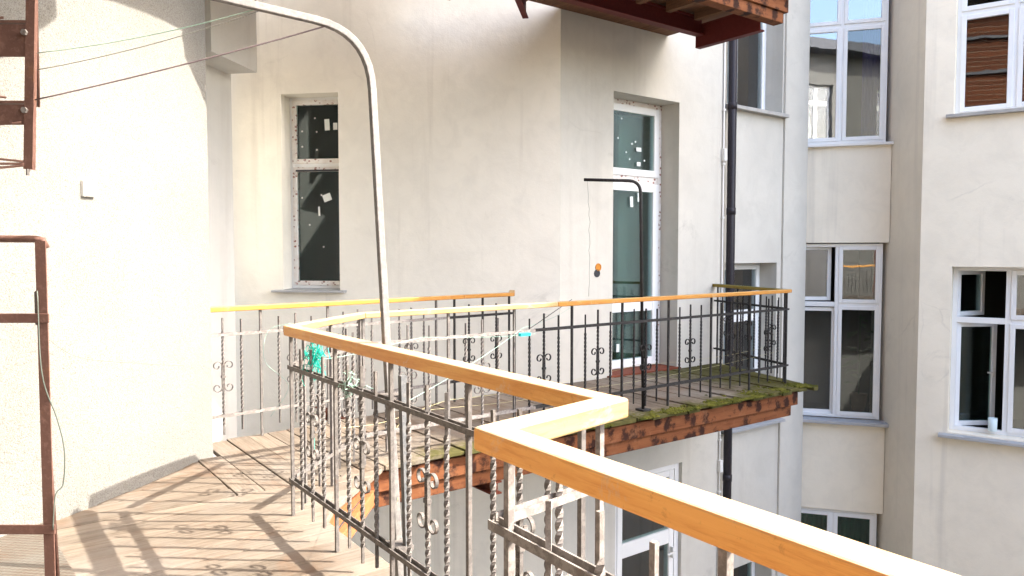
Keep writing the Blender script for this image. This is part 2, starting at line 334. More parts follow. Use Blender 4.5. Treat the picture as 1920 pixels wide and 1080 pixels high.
def window(bld, F, s0, s1, z0, z1, d, cols, rows, fm='pvc', gm='glass', fw=.05, sw=.06, skip=(), name='window', sfm=None, glasses=None):
    """outer frame, mullions, transoms, one sash and pane per light; returns the window part"""
    fd = .07; b = MB(); ring(b, F, s0, s1, z0, z1, fw, d, d + fd)
    cs = [s0] + cols + [s1]; rs = [z0] + rows + [z1]
    for c in cols: b.fbox(F, c - fw * .6, c + fw * .6, z0 + fw, z1 - fw, d + .002, d + fd - .002)
    for r in rows:
        for k in range(len(cs) - 1):
            a0 = cs[k] + (fw if k == 0 else fw * .6); a1 = cs[k + 1] - (fw if k == len(cs) - 2 else fw * .6)
            b.fbox(F, a0, a1, r - fw * .7, r + fw * .7, d + .002, d + fd - .002)
    win = b.build(name, M[fm], bld, bevel=.005)
    for i in range(len(cs) - 1):
        for j in range(len(rs) - 1):
            if (i, j) in skip: continue
            a0 = cs[i] + (fw if i == 0 else fw * .6) - .012; a1 = cs[i + 1] - (fw if i == len(cs) - 2 else fw * .6) + .012
            e0 = rs[j] + (fw if j == 0 else fw * .7) - .012; e1 = rs[j + 1] - (fw if j == len(rs) - 2 else fw * .7) + .012
            g = (glasses or {}).get((i, j), gm)
            sash(F, win, a0, a1, e0, e1, d - .014, sw, M[sfm or fm], M[g])
    return win
def room(bld, F, s0, s1, z0, z1, d0, depth=2.2, m='room', side=.6):
    b = MB(); P = F.p; a, c = s0 - side, s1 + side; e, g = z0 - .3, z1 + .3; D = d0 + depth
    b.quad(P(a, e, D), P(c, e, D), P(c, g, D), P(a, g, D)); b.quad(P(a, e, d0), P(a, e, D), P(a, g, D), P(a, g, d0)); b.quad(P(c, e, D), P(c, e, d0), P(c, g, d0), P(c, g, D))
    b.quad(P(a, e, d0), P(c, e, d0), P(c, e, D), P(a, e, D)); b.quad(P(a, g, D), P(c, g, D), P(c, g, d0), P(a, g, d0))
    # the inner face of the wall beside the opening closes the room
    b.quad(P(a, e, d0), P(s0, e, d0), P(s0, g, d0), P(a, g, d0)); b.quad(P(s1, e, d0), P(c, e, d0), P(c, g, d0), P(s1, g, d0))
    b.quad(P(s0, e, d0), P(s1, e, d0), P(s1, z0, d0), P(s0, z0, d0)); b.quad(P(s0, z1, d0), P(s1, z1, d0), P(s1, g, d0), P(s0, g, d0))
    return b.build('room_interior', M[m], bld)
def sill(win, F, s0, s1, z, d, out=.09, m='sill_metal', th=.03):
    P = F.p; b = MB()
    b.hexa([P(s0, z - th, -out), P(s1, z - th, -out), P(s1, z - th, d), P(s0, z - th, d)], [P(s0, z - .012, -out), P(s1, z - .012, -out), P(s1, z, d), P(s0, z, d)])
    return b.build('sill', M[m], win, bevel=.004)
def curtain(F, s0, s1, z0, z1, d, m, label, folds=14, amp=.03, group=None):
    b = MB(); n = folds * 6; P = F.p
    for th in (0, .004):
        for k in range(n + 1):
            u = s0 + (s1 - s0) * k / n; q = amp * math.sin(2 * math.pi * k / 6 + .7 * math.sin(k * .21)) * (1 + .3 * math.sin(k * .37))
            b.v += [P(u, z0, d + q + th), P(u, z1, d + q * .6 + th)]
    o = 2 * (n + 1)
    for k in range(n):
        b.f += [(2 * k, 2 * k + 2, 2 * k + 3, 2 * k + 1), (o + 2 * k, o + 2 * k + 1, o + 2 * k + 3, o + 2 * k + 2)]
    c = F.p((s0 + s1) / 2, z0, d)
    return tag(b.build('curtain', M[m], None, True, origin=c), label, 'curtain', group)

# ------------------------------------------------------------------ the setting
GZ = -9.2
tag(MB().quad((-60, -60, GZ), (70, -60, GZ), (70, 70, GZ), (-60, 70, GZ)).build('courtyard_ground', M['ground']), kind='structure')

# corner building: window wall, door wall, receding pier
K = (5.31, 6.27)
FW = Frame((2.63, 8.95), K); FD = Frame(K, (8.12, 6.27))
cb = thing('corner_building', 'pale plastered corner building with taped balcony door and tall narrow window', 'building', (5.31, 6.27, GZ))
WT = 11.0
wall('wall', FW, -.35, FW.L, GZ, WT, [(.57, 1.26, 1.02, 3.27)], M['plaster_warm'], cb)
wall('wall', FD, .001, FD.L, GZ, WT, [(.80, 1.93, .0, 3.31), (.87, 2.05, -4.2, -1.22)], M['plaster_cool'], cb)
# narrow window
w = window(cb, FW, .57, 1.26, 1.03, 3.27, .23, [], [2.48], 'pvc', 'glass_dark', .045, .055, sfm='taped')
sill(w, FW, .46, 1.34, 1.03, .23, .09, 'sill_metal', .035)
MB().fbox(FW, .655, 1.175, 2.405, 2.425, .19, .215).build('vent_slot', M['box_dark'], w)
room(cb, FW, .57, 1.26, 1.02, 3.27, .421, 1.4, 'room_teal')
def stick(win, F, d, items, nm='sticker'):
    for (s, z, a, b_, rot) in items:
        q = []
        for (x, y) in ((-a / 2, -b_ / 2), (a / 2, -b_ / 2), (a / 2, b_ / 2), (-a / 2, b_ / 2)):
            q.append((s + x * math.cos(rot) - y * math.sin(rot), z + x * math.sin(rot) + y * math.cos(rot)))
        bb = MB().hexa([F.p(u, zz, d - .002) for u, zz in q], [F.p(u, zz, d) for u, zz in q]); bb.build(nm, M['paper'], win)
random.seed(3)
stick(w, FW, .238, [(1.03, 2.95, .06, .13, .05), (1.13, 2.93, .05, .08, 0), (1.02, 2.10, .10, .085, .35), (.92, 1.94, .022, .11, .05)])
stick(w, FW, .238, [(s, z, .018, .018, .6) for s, z in ((.72, 2.88), (.72, 2.70), (.88, 3.03), (.90, 2.87), (.90, 2.66), (.71, 2.10), (.95, 2.13), (.80, 1.78), (.97, 1.52))], 'spacer_pad')
# balcony door with transom
D_ = .29
w = window(cb, FD, .80, 1.93, .02, 3.31, D_, [], [2.36], 'taped', 'glass_dark', .07, .085, skip=((0, 0),), sfm='pvc', name='balcony_door', glasses={(0, 1): 'glass_dark'})
b = MB(); ring(b, FD, .858, 1.872, .03, 2.31, .10, D_ - .016, D_ + .05); b.fbox(FD, .958, 1.772, .72, .86, D_ - .014, D_ + .048)
b.build('door_leaf', M['pvc'], w, bevel=.006)
MB().fbox(FD, .956, 1.774, .86, 2.212, D_ + .01, D_ + .022).build('pane', M['glass_dark'], w)
MB().fbox(FD, .956, 1.774, .128, .722, D_ + .01, D_ + .022).build('pane', M['glass_dark'], w)
MB().fbox(FD, .72, 1.96, -.03, .018, -.05, D_ + .02).build('threshold', M['beam_red'], w, bevel=.006)
stick(w, FD, D_ + .002, [(1.52, 2.73, .085, .05, 0), (1.52, 2.55, .065, .05, 0), (1.40, 2.08, .05, .13, .08), (1.52, 2.14, .03, .11, .05), (1.18, .28, .05, .10, 0)])
stick(w, FD, D_ + .002, [(s, z, .02, .02, .4) for s, z in ((1.22, 3.08), (1.16, 2.84), (1.30, 2.68), (1.46, 2.82), (1.40, 2.79), (1.36, 2.60), (1.62, 2.60))], 'spacer_pad')
room(cb, FD, .80, 1.93, .0, 3.31, .421, 2.6, 'room')
MB().fbox(FD, 1.50, 1.93, .0, 3.2, .62, .68).fbox(FD, 1.28, 1.42, .0, 3.2, .95, 1.0).build('partition_wall', M['partition'], cb)
# lower door
w = window(cb, FD, .87, 2.05, -4.18, -1.22, .05, [], [], 'pvc', 'glass_green', .08, .05, skip=((0, 0),), name='glazed_door')
b = MB(); ring(b, FD, .94, 1.94, -4.1, -1.30, .085, .035, .10); b.fbox(FD, 1.025, 1.855, -2.24, -2.06, .037, .098); b.build('door_leaf', M['pvc'], w, bevel=.006)
MB().fbox(FD, 1.021, 1.859, -2.064, -1.381, .06, .072).build('pane', M['glass_green'], w)
MB().fbox(FD, 1.021, 1.859, -4.02, -2.236, .06, .072).build('pane', M['glass_green'], w)
MB().fbox(FD, 1.87, 1.90, -2.42, -2.28, -.02, .034).fbox(FD, 1.76, 1.90, -2.36, -2.335, -.035, -.021).build('handle', M['paint_white'], w, bevel=.004)
room(cb, FD, .87, 2.05, -4.2, -1.22, .421, 2.2, 'room_pale')
curtain(FD, .95, 1.95, -4.1, -1.3, .30, 'curtain_green', 'thin green curtain behind the glazed door below the balcony', 9, .02)
# receding pier between the curved wall and the window wall, with the block that overhangs it
FP = Frame((1.55, 7.08), (2.25, 7.75))
FS = Frame((2.25, 7.75), (2.48, 9.0))
wall('pier', FP, 0, FP.L, GZ, WT, [], M['plaster_grey'], cb, .5)
wall('pier_side', FS, .002, FS.L, GZ, WT, [], M['plaster_grey'], cb, .2)
MB().fbox(FP, .1, FP.L - .07, 3.22, WT, -.32, -.002).build('overhang_block', M['plaster_grey'], cb)
# roof cornice, its unseen overhang widened to block sky light
for F, L in ((FW, FW.L), (FD, FD.L)):
    MB().fbox(F, -.1, L, WT + .002, WT + .3, -1.1, .42).build('cornice', M['eave'], cb)
# open junction box beside the door
jb = thing('junction_box', 'open orange and grey junction holes in the plaster beside the balcony door', 'junction box', (5.87, 6.27, 1.24))
for z, m_ in ((1.285, 'box_orange'), (1.215, 'box_dark')):
    b = MB(); c = [(5.87 + (.01 if z > 1.25 else -.01) + .045 * math.cos(a * math.pi / 6), z + .045 * math.sin(a * math.pi / 6)) for a in range(12)]
    b.v = [(x, 6.262, zz) for x, zz in c] + [((x - 5.87) * .8 + 5.87, 6.262, (zz - z) * .8 + z) for x, zz in c] + [((x - 5.87) * .8 + 5.87, 6.268, (zz - z) * .8 + z) for x, zz in c] + [(x, 6.275, zz) for x, zz in c]
    for k in range(12):
        l = (k + 1) % 12; b.f += [(k, 12 + k, 12 + l, l), (12 + k, 24 + k, 24 + l, 12 + l), (k, l, 36 + l, 36 + k)]
    b.f.append(tuple(range(24, 36))); b.build('box_ring', M[m_], jb)

# rear wing: wall beside the downpipe, then the recessed window bay
F1 = Frame((8.121, 6.33), (10.1, 6.33)); FB = Frame((10.21, 6.37), (10.87, 5.47))
rw = thing('rear_wing', 'pale grey rear wing with stacked white windows in a recessed bay', 'building', (10.1, 6.33, GZ))
wall('wall', F1, 0, 1.40, GZ, WT, [(.12, 1.37, 3.42, 6.2), (.12, 1.30, -.93, 1.31), (.12, 1.30, -5.2, -2.93)], M['plaster_cool'], rw)
MB().fbox(F1, 1.402, F1.L, GZ, WT, -.03, .42).build('corner_pier', M['plaster_cool'], rw)
w = window(rw, F1, .12, 1.37, 3.42, 6.2, .28, [.62], [5.2], 'pvc', 'glass', .05, .06, name='window'); sill(w, F1, .06, 1.398, 3.42, .27, .10, 'sill_stone', .06); room(rw, F1, .12, 1.37, 3.42, 6.2, .421, 1.8)
w = window(rw, F1, .12, 1.30, -.93, 1.31, .28, [.6], [.55], 'pvc', 'glass', .05, .06); sill(w, F1, .06, 1.398, -.93, .27, .12, 'sill_metal', .05); room(rw, F1, .12, 1.30, -.93, 1.31, .421, 1.8)
w = window(rw, F1, .12, 1.30, -5.2, -2.93, .28, [.6], [-3.6], 'pvc', 'glass_green', .05, .06); sill(w, F1, .06, 1.398, -5.2, .27, .12, 'sill_metal', .05); room(rw, F1, .12, 1.30, -5.2, -2.93, .421, 1.8)
curtain(F1, .62, 1.2, -5.1, -2.95, .40, 'curtain_green', 'green curtain in the low window beside the dark downpipe', 8)
curtain(F1, 1.0, 1.32, 3.45, 6.1, .40, 'curtain_grey', 'pale curtain in the window above the dark downpipe joint', 5, .02)
# bay: spandrel panels and windows
BL, BR = -.45, 1.13
for (z0, z1) in ((-9.2, -5.35), (-2.41, -1.06), (1.60, 3.03), (5.9, WT)):
    MB().fbox(FB, BL, BR, z0, z1, 0, .35).build('spandrel', M['plaster_right'], rw)
wx0, wx1, wm = -.16, 1.06, .45
w = window(rw, FB, wx0, wx1, 3.06, 5.9, .05, [wm], [4.77], 'pvc', 'glass_mirror', .05, .055, glasses={(1, 0): 'glass_half'}); sill(w, FB, BL, BR + .02, 3.06, .06, .07, 'paint_white', .05)
room(rw, FB, wx0 - .2, wx1 + .04, 3.06, 5.9, .36, 1.6, side=.01)
curtain(FB, .74, 1.06, 3.1, 5.85, .14, 'curtain_purple', 'dark purple curtain drawn behind the upper bay window', 8, .015)
w = window(rw, FB, wx0, wx1, -1.02, 1.585, .07, [wm], [.68], 'pvc', 'glass_half', .05, .055, skip=((0, 0), (0, 1))); sill(w, FB, BL, BR + .03, -1.03, .07, .12, 'sill_metal', .06)
G_ = FB.turned(wx0 + .03, .09, R(4)); sash(G_, w, 0, .575, -.98, .63, 0, .055, M['pvc'], M['glass_mirror'])
G_ = FB.turned(wx0 + .03, .09, R(12)); sash(G_, w, 0, .52, .73, 1.55, 0, .055, M['pvc'], M['glass_mirror'])
room(rw, FB, wx0 - .2, wx1 + .04, -1.02, 1.58, .36, 2.4, side=.01)
w = window(rw, FB, wx0, wx1, -5.3, -2.43, .06, [wm], [-4.6], 'pvc', 'glass_green', .05, .055); sill(w, FB, BL, BR + .03, -5.3, .07, .12, 'sill_metal', .06)
room(rw, FB, wx0 - .2, wx1 + .04, -5.3, -2.43, .36, 1.6, side=.01)
curtain(FB, -.1, 1.0, -5.2, -2.45, .22, 'curtain_green', 'long green curtains behind the lowest bay window', 16, .025)
# jamb walls either side of the bay windows
wall('jamb', FB, BR - .07, BR, GZ, WT, [], M['plaster_right'], rw, .35) if False else None
# right wing
F2 = Frame((10.27, 4.74), (10.27 + .31 * 15, 4.74 - .95 * 15))
FR = Frame((10.885, 5.452), (10.27, 4.74))
rg = thing('right_wing', 'tall cream plastered right wing with white casement windows standing open', 'building', (10.27, 4.74, GZ))
HR = 10.45
oc = [(.34, 1.62, 3.24, 6.1), (.37, 1.66, -.90, 1.27), (.37, 1.66, -5.2, -2.9)]
for k in (3.4, 6.4, 9.4): oc += [(k, k + 1.3, 3.24, 6.1), (k, k + 1.3, -.9, 1.27)]
wall('wall', F2, 0, F2.L, GZ, HR, oc, M['plaster_right'], rg)
wall('return_wall', FR, -.6, FR.L - .001, GZ, HR, [], M['plaster_old'], rg, .3)
MB().fbox(F2, -.2, F2.L, HR + .002, HR + .22, -.10, .6).build('cornice', M['eave'], rg)
w = window(rg, F2, .34, 1.62, 3.24, 6.1, .2, [.98], [4.55], 'pvc', 'glass_half', .055, .06); sill(w, F2, .26, 1.7, 3.24, .2, .09, 'sill_stone', .055); room(rg, F2, .34, 1.62, 3.24, 6.1, .421, 2, side=.15)
w = window(rg, F2, .37, 1.66, -.90, 1.27, .2, [.99], [.57], 'pvc', 'glass', .055, .06, skip=((0, 0), (0, 1))); sill(w, F2, .27, 1.76, -.91, .2, .12, 'sill_metal', .05); room(rg, F2, .37, 1.66, -.9, 1.27, .421, 2.6, side=.15)
G_ = F2.turned(.43, .22, R(38)); s_ = sash(G_, w, 0, .55, -.85, .53, 0, .06, M['pvc'], M['glass_dark'])
MB().fbox(G_, .50, .525, -.20, -.08, -.012, -.001).fbox(G_, .42, .525, -.15, -.13, -.03, -.0125).build('handle', M['paint_white'], w)
G_ = F2.turned(.43, .22, R(60)); sash(G_, w, 0, .55, .61, 1.22, 0, .06, M['pvc'], M['glass_dark'])
for k in (3.4, 6.4, 9.4):
    w = window(rg, F2, k, k + 1.3, 3.24, 6.1, .2, [k + .65], [4.55]); w = window(rg, F2, k, k + 1.3, -.9, 1.27, .2, [k + .65], [.57]); room(rg, F2, k, k + 1.3, -.9, 6.1, .421, 1.2, side=.2)
mug = MB(); mp = F2.p(.86, -.845, .12)
for (r0, z) in ((.045, 0), (.05, .02), (.052, .17), (.045, .17), (.042, .03)):
    mug.v += [(mp[0] + r0 * math.cos(a * math.pi / 8), mp[1] + r0 * math.sin(a * math.pi / 8), mp[2] + z) for a in range(16)]
for k in range(4):
    for a in range(16): mug.f.append((k * 16 + a, k * 16 + (a + 1) % 16, k * 16 + 16 + (a + 1) % 16, k * 16 + 16 + a))
mug.f += [tuple(range(15, -1, -1)), tuple(range(64, 80))]
for k in range(len(mug.v)): mug.v[k] = (mug.v[k][0], mug.v[k][1], mug.v[k][2])
tag(mug.build('mug', M['mug'], None, True, origin=mp), 'pale blue beaker on the sill of the open casement window', 'mug')

# curved left building and the walkway wall that runs back past the camera
CC, CR = Vector((-2.394, 8.933)), 5.085
lb = thing('curved_building', 'rough white stucco building with a rounded sunlit wall', 'building', (.886, 5.158, GZ))
a_end = -.712; a_sta = math.atan2(4.2 - CC.y, -.75 - CC.x)
b = MB(); n = 40; LT = 8.0
pl = [CC + CR * Vector((math.cos(a_sta + (a_end - a_sta) * k / n), math.sin(a_sta + (a_end - a_sta) * k / n))) for k in range(n + 1)]
e_ = pl[-1]
for k in range(n): b.quad((*pl[k], GZ), (*pl[k + 1], GZ), (*pl[k + 1], LT), (*pl[k], LT))
back = Vector((e_.x - .42, e_.y + 1.9)); b.quad((*e_, GZ), (*back, GZ), (*back, LT), (*e_, LT))
i = len(b.v); b.v += [(*p_, LT) for p_ in pl] + [(*back, LT), (-3, 9, LT), (-3, pl[0].y, LT)]; b.f.append(tuple(range(i, len(b.v))))
b.build('wall', M['stucco'], lb)
FL = Frame((-.75, -9), (-.75, 4.2)); FL.n = Vector((-1, 0))
wb_ = thing('walkway_building', 'cream building wall running along the wooden walkway', 'building', (-.75, -2, GZ))
ol = [(2, 3.1, 0, 2.6), (5, 6.2, .9, 3.0), (8.0, 9.1, 0, 2.6), (2, 3.1, 5.0, 7.0), (5, 6.2, 5.0, 7.0)]
wall('wall', FL, 0, FL.L, GZ, LT, ol, M['stucco'], wb_)
for h in ol:
    if h[2] > .1: window(wb_, FL, *h, .12, [(h[0] + h[1]) / 2], [h[3] - .6]); room(wb_, FL, *h, .421, .8, side=.1)
    else: MB().fbox(FL, h[0], h[1], h[2], h[3], .12, .18).build('door', M['beam_red'], wb_)
MB().fbox(FL, 6.6, 12.2, 4.4, 7.6, -.03, -.002).build('brick_facing', M['brick'], wb_)
for z in (5.2, 6.1, 7.0): MB().fbox(FL, 6.5, 12.3, z, z + .07, -.12, -.031).build('string_course', M['eave'], wb_)
MB().fbox(FL, 0, FL.L + .3, LT + .002, LT + .32, -.55, .4).build('eave', M['eave'], wb_)
bw = thing('far_court_building', 'plain cream building closing the courtyard', 'building', (7, -9.4, GZ))
FBk = Frame((15.2, -9.4), (-.75, -9.4)); wall('wall', FBk, 0, FBk.L, GZ, 2.5, [], M['plaster_right'], bw)  # unseen; wall height kept low to tune sky light in the court

# light switch
sw = thing('light_switch', 'small square white light switch on the sunlit stucco wall', 'light switch', (.585, 4.84, 1.81))
n2 = (Vector((.585, 4.84)) - CC).normalized(); cp = CC + n2 * CR; tt = Vector((-n2.y, n2.x)); FSW = Frame((cp.x - tt.x, cp.y - tt.y), (cp.x, cp.y))
FSW.o = cp; FSW.t = tt; FSW.n = -n2
MB().fbox(FSW, -.042, .042, 1.765, 1.855, -.022, .01).build('back_plate', M['switch'], sw, bevel=.004)
MB().fbox(FSW, -.032, .032, 1.773, 1.847, -.030, -.0225).build('rocker', M['switch'], sw, bevel=.003)

# ------------------------------------------------------------------ walkway and balcony floors
ww = thing('walkway', 'sunlit weathered plank walkway along the curved stucco wall', 'walkway', (.4, 3, 0))
random.seed(11)
def circ_y(x): return CC.y - math.sqrt(max(CR * CR - (x - CC.x) ** 2, 0))
def plank_x(y0, y1, x0, xa, xb, parent, m, z=0, th=.035):
    dz = random.uniform(-.004, .003); sk_ = random.uniform(-.003, .003); e = random.uniform(-.012, .012) if y0 < 4.5 else 0
    c = ((x0 + xa) / 2, (y0 + y1) / 2, z)
    b = MB().hexa([(x0, y0, z - th), (xa + e, y0, z - th), (xb + e, y1, z - th), (x0, y1, z - th)], [(x0, y0, z + dz), (xa + e, y0, z + dz + sk_), (xb + e, y1, z + dz - sk_), (x0, y1, z + dz)])
    return b.build('plank', m, parent, bevel=.004, origin=c)
y = -1.2; W_ = .147
MB().box(-.74, 1.06, -8.6, -1.203, -.04, 0).build('deck', M['boards_x'], ww)
while y < 5.35:
    y0, y1 = y + .0025, y + W_ - .0025; ym = (y0 + y1) / 2
    def edge(v):
        if v < 1.46: return 1.06
        if v < 3.86: return 1.57
        if v < 4.52: return 1.58 + (v - 3.86) * 1.03
        return 1.305
    x0 = -.75 if ym < 4.3 else CC.x + math.sqrt(max(CR ** 2 - (CC.y - ym) ** 2, 0)) * -1
    x0 = -.74 if y1 < 4.2 else -.9
    if y1 > 4.53 and y0 < 4.53: y1 = 4.525 
    plank_x(y0, y1, x0, edge(y0 + 1e-4), edge(y1 - 1e-4) if not (y0 < 4.52 < y1) else edge(4.519), ww, M['boards_x'])
    y = 4.53 if (y < 4.53 < y + W_ + .01) else y + W_
for (x0, x1, y0, y1) in ((1.0, 1.05, -1.2, 1.40), (1.50, 1.555, 1.45, 3.83), (.2, .3, -1.2, 4.4)):
    MB().box(x0, x1, y0, y1, -.20, -.037).build('beam', M['beam_red'], ww)

bal = thing('balcony', 'mossy wooden balcony with red brown beams before the taped door', 'balcony', (4.4, 5.4, 0))
def back_y(x):
    if x < 4.62: return 5.90 + (x - 1.5) * .115
    if x < 5.31: return 11.54 - x if x > 4.95 else 6.27 + (x - 4.62) * 1.1
    return 6.255
x = 1.31; W_ = .165; k = 0
while x < 7.5:
    x0, x1 = x + .003, x + W_ - .003; xm = (x0 + x1) / 2
    f0 = 4.535 if x1 < 2.16 else 4.565 + random.uniform(-.022, .02)
    if xm > 7.3: f0 += .03
    e0 = circ_y(x0) + .02 if x1 < 1.49 else min(back_y(x0), back_y(x1)) + .03 if x0 < 4.6 else min(back_y(x0), back_y(x1))
    dz = random.uniform(-.006, .004); tl = random.uniform(-.004, .004); dr = random.uniform(-.02, .0) if xm > 4.2 else 0
    sh = .0 if xm < 6 else (xm - 6) * .0
    b = MB().hexa([(x0, f0, -.035 + dr), (x1, f0, -.035 + dr), (x1, e0, -.035), (x0, e0, -.035)], [(x0, f0, dz + dr), (x1, f0, dz + tl + dr), (x1, e0, dz), (x0, e0, dz)])
    b.build('plank', M['boards_y'], bal, bevel=.005, origin=(xm, 5.4, 0)); x += W_
# outermost board, skewed with the end rail
MB().hexa([(7.42, 4.50, -.045), (7.50, 4.50, -.05), (8.02, 6.25, -.04), (7.60, 6.25, -.04)], [(7.42, 4.50, -.008), (7.50, 4.50, -.012), (8.02, 6.25, 0), (7.60, 6.25, 0)]).build('plank', M['boards_y'], bal, bevel=.005, origin=(7.6, 5.4, 0))
def beam(p, q, w, z0, z1, name, m, parent, bevel=.006):
    F = Frame(p, q); o = MB().fbox(F, 0, F.L, z0, z1, 0, w)
    a = F.p(0, z0); ob = o.build(name, m, parent, bevel=bevel, origin=a); return ob
beam((2.20, 4.615), (7.30, 4.615), .07, -.20, -.062, 'fascia_beam', M['fascia'], bal)
beam((2.20, 4.645), (7.22, 4.645), .10, -.315, -.203, 'lower_beam', M['fascia'], bal)
beam((1.60, 3.90), (2.19, 4.60), .06, -.17, -.037, 'chamfer_beam', M['beam_sunlit'], bal)
beam((1.66, 3.88), (2.26, 4.615), .05, -.27, -.173, 'lower_chamfer_beam', M['beam_sunlit'], bal)
beam((7.30, 4.69), (7.9, 6.26), -.07, -.20, -.062, 'end_beam', M['beam_red'], bal)
for xx in (2.6, 3.6, 4.6, 5.6, 6.6): MB().box(xx, xx + .08, 4.72, 6.1 if xx < 5 else 6.26, -.19, -.04).build('joist', M['joist'], bal)
MB().box(1.6, 4.6, 5.86, 5.93, -.19, -.04).build('back_beam', M['beam_red'], bal)
def bracket(xx, z, y1, y0, parent, m='red_steel', drop=.16):
    b = MB(); w2 = .045
    b.box(xx - w2, xx + w2, y0, y1, z - .012, z); b.box(xx - w2, xx + w2, y0, y1, z - drop, z - drop + .012); b.box(xx - .006, xx + .006, y0, y1, z - drop + .012, z - .012)
    return b.build('cantilever_bracket', M[m], parent)
for xx in (3.3,): bracket(xx, -.318, 6.27 if xx > 5 else 8.2, 4.72 if xx != 3.3 else 4.64, bal, 'beam_red', .10)

# moss cushions along the outer edge
random.seed(21); mo = MB()
for k in range(4600):
    xx = random.uniform(3.2, 7.55); dens = .25 + .75 * min(1, max(0, (xx - 4.2) / 1.5))
    yy = 4.54 + abs(random.gauss(0, .07 + .10 * max(0, (xx - 5.8) / 1.7)))
    cl = math.sin(xx * 5.1) + math.sin(xx * 11.7 + 1.3) + math.sin(yy * 17 + xx * 3)
    if random.random() > dens or cl < -.35 - .6 * dens: continue
    r0 = random.uniform(.008, .024); h = r0 * random.uniform(.4, .8); a = random.uniform(0, 6.28); zz = -.014 if xx > 4.2 else -.003
    i = len(mo.v)
    for rr, hh in ((1, -.2), (.8, .55)): mo.v += [(xx + r0 * rr * random.uniform(.75, 1.2) * math.cos(a + q * 1.047), yy + r0 * rr * random.uniform(.75, 1.2) * math.sin(a + q * 1.047), zz + h * hh) for q in range(6)]
    mo.v.append((xx, yy, zz + h))
    for q in range(6): l = (q + 1) % 6; mo.f += [(i + q, i + l, i + 6 + l, i + 6 + q), (i + 6 + q, i + 6 + l, i + 12)]
mob = mo.build('moss', M['moss'], bal); mob['kind'] = 'stuff'

# upper walkway and balcony, one storey up: same plan, plus planks added behind for shade
UZ = 4.12
ub = thing('upper_balcony', 'red brown timber and steel balcony of the floor above', 'balcony', (5, 5.4, UZ))
x = 1.4
while x < 6.95:
    MB().box(x + .003, x + .162, 4.54 + random.uniform(-.015, .015), (7.2 if x < 3.1 else 6.85 if x < 3.7 else 6.75 if x < 4.1 else 6.3) if x < 4.8 else 6.262, UZ - .04, UZ).build('plank', M['joist'], ub, origin=(x + .08, 5.4, UZ)); x += .165  # back ends lengthened, out of view, to keep sun off the pier
beam((2.2, 4.60), (6.98, 4.60), .07, UZ - .19, UZ - .043, 'fascia_beam', M['fascia'], ub)
beam((2.2, 4.625), (6.93, 4.625), .12, UZ - .30, UZ - .193, 'lower_beam', M['fascia'], ub)
b = MB(); b.box(3.6, 6.71, 5.46, 5.56, 3.855, 3.87); b.box(3.6, 6.71, 5.505, 5.517, 3.87, 4.03); b.box(3.6, 6.71, 5.46, 5.56, 4.03, 4.045); b.build('steel_beam', M['red_steel'], ub)
b = MB(); b.box(6.72, 6.80, 4.76, 5.60, 3.745, 3.76); b.box(6.722, 6.734, 4.76, 5.60, 3.7605, 3.9795); b.box(6.72, 6.80, 4.76, 5.60, 3.98, 3.995); b.build('cantilever_bracket', M['red_steel'], ub)
FX = Frame((4.0, 5.41), (4.73, 6.14)); b = MB(); b.fbox(FX, 0, FX.L, 3.84, 3.852, -.03, .03); b.fbox(FX, 0, FX.L, 3.8525, 4.03, -.006, .006); b.build('cantilever_bracket', M['red_steel'], ub)
for xx in (2.9, 3.9, 5.15, 5.6, 6.05, 6.5): MB().box(xx, xx + .07, 4.75, 5.44, UZ - .14, UZ - .042).build('joist', M['joist'], ub)
MB().box(3.07, 3.9, 6.80, 6.85, UZ + .002, UZ + .95).build('sun_blocking_board', M['beam_red'], ub)  # unseen board added to keep sun off the pier
MB().box(1.4, 3.2, 7.14, 7.2, UZ + .002, UZ + .75).build('sun_blocking_board', M['beam_red'], ub)  # second unseen board, added for the same shading
tb = thing('sky_blocking_balcony', 'unseen timber balcony added overhead to block sky light', 'balcony', (4.6, 5.4, 8.3))  # unseen slab added to block sky over the window wall
for xx in range(34):
    MB().box(1.4 + xx * .165, 1.56 + xx * .165, 4.55, 6.85 if xx < 19 else 6.262, 8.26, 8.3).build('plank', M['joist'], tb, origin=(1.48 + xx * .165, 5.4, 8.3))
beam((1.4, 4.60), (7.0, 4.60), .07, 8.10, 8.257, 'fascia_beam', M['beam_red'], tb)
for xx in (4.76, 6.85): bracket(xx, 8.255, 6.262 if xx > 5 else 6.2, 4.7, tb)
uw = thing('upper_walkway', 'timber walkway of the floor above the walkway', 'walkway', (.3, 2, UZ))
y = -1.2
while y < 4.52:
    e0 = 1.06 if y < 1.4 else 1.57 if y < 3.86 else 1.58 + (y - 3.86) * 1.03
    e1 = e0 if not 3.8 < y < 4.5 else 1.58 + (y + .147 - 3.86) * 1.03
    MB().hexa([(-.74, y + .002, UZ - .04), (e0, y + .002, UZ - .04), (e1, y + .145, UZ - .04), (-.74, y + .145, UZ - .04)], [(-.74, y + .002, UZ), (e0, y + .002, UZ), (e1, y + .145, UZ), (-.74, y + .145, UZ)]).build('plank', M['joist'], uw, origin=(.4, y, UZ)); y += .147
MB().box(-.74, 1.38, 4.53, 5.6, UZ - .04, UZ - .001).build('landing_boards', M['joist'], uw)
for (x0, x1, y0, y1) in ((1.0, 1.05, -1.2, 1.40), (1.50, 1.555, 1.45, 3.83)): MB().box(x0, x1, y0, y1, UZ - .20, UZ - .042).build('beam', M['beam_red'], uw)

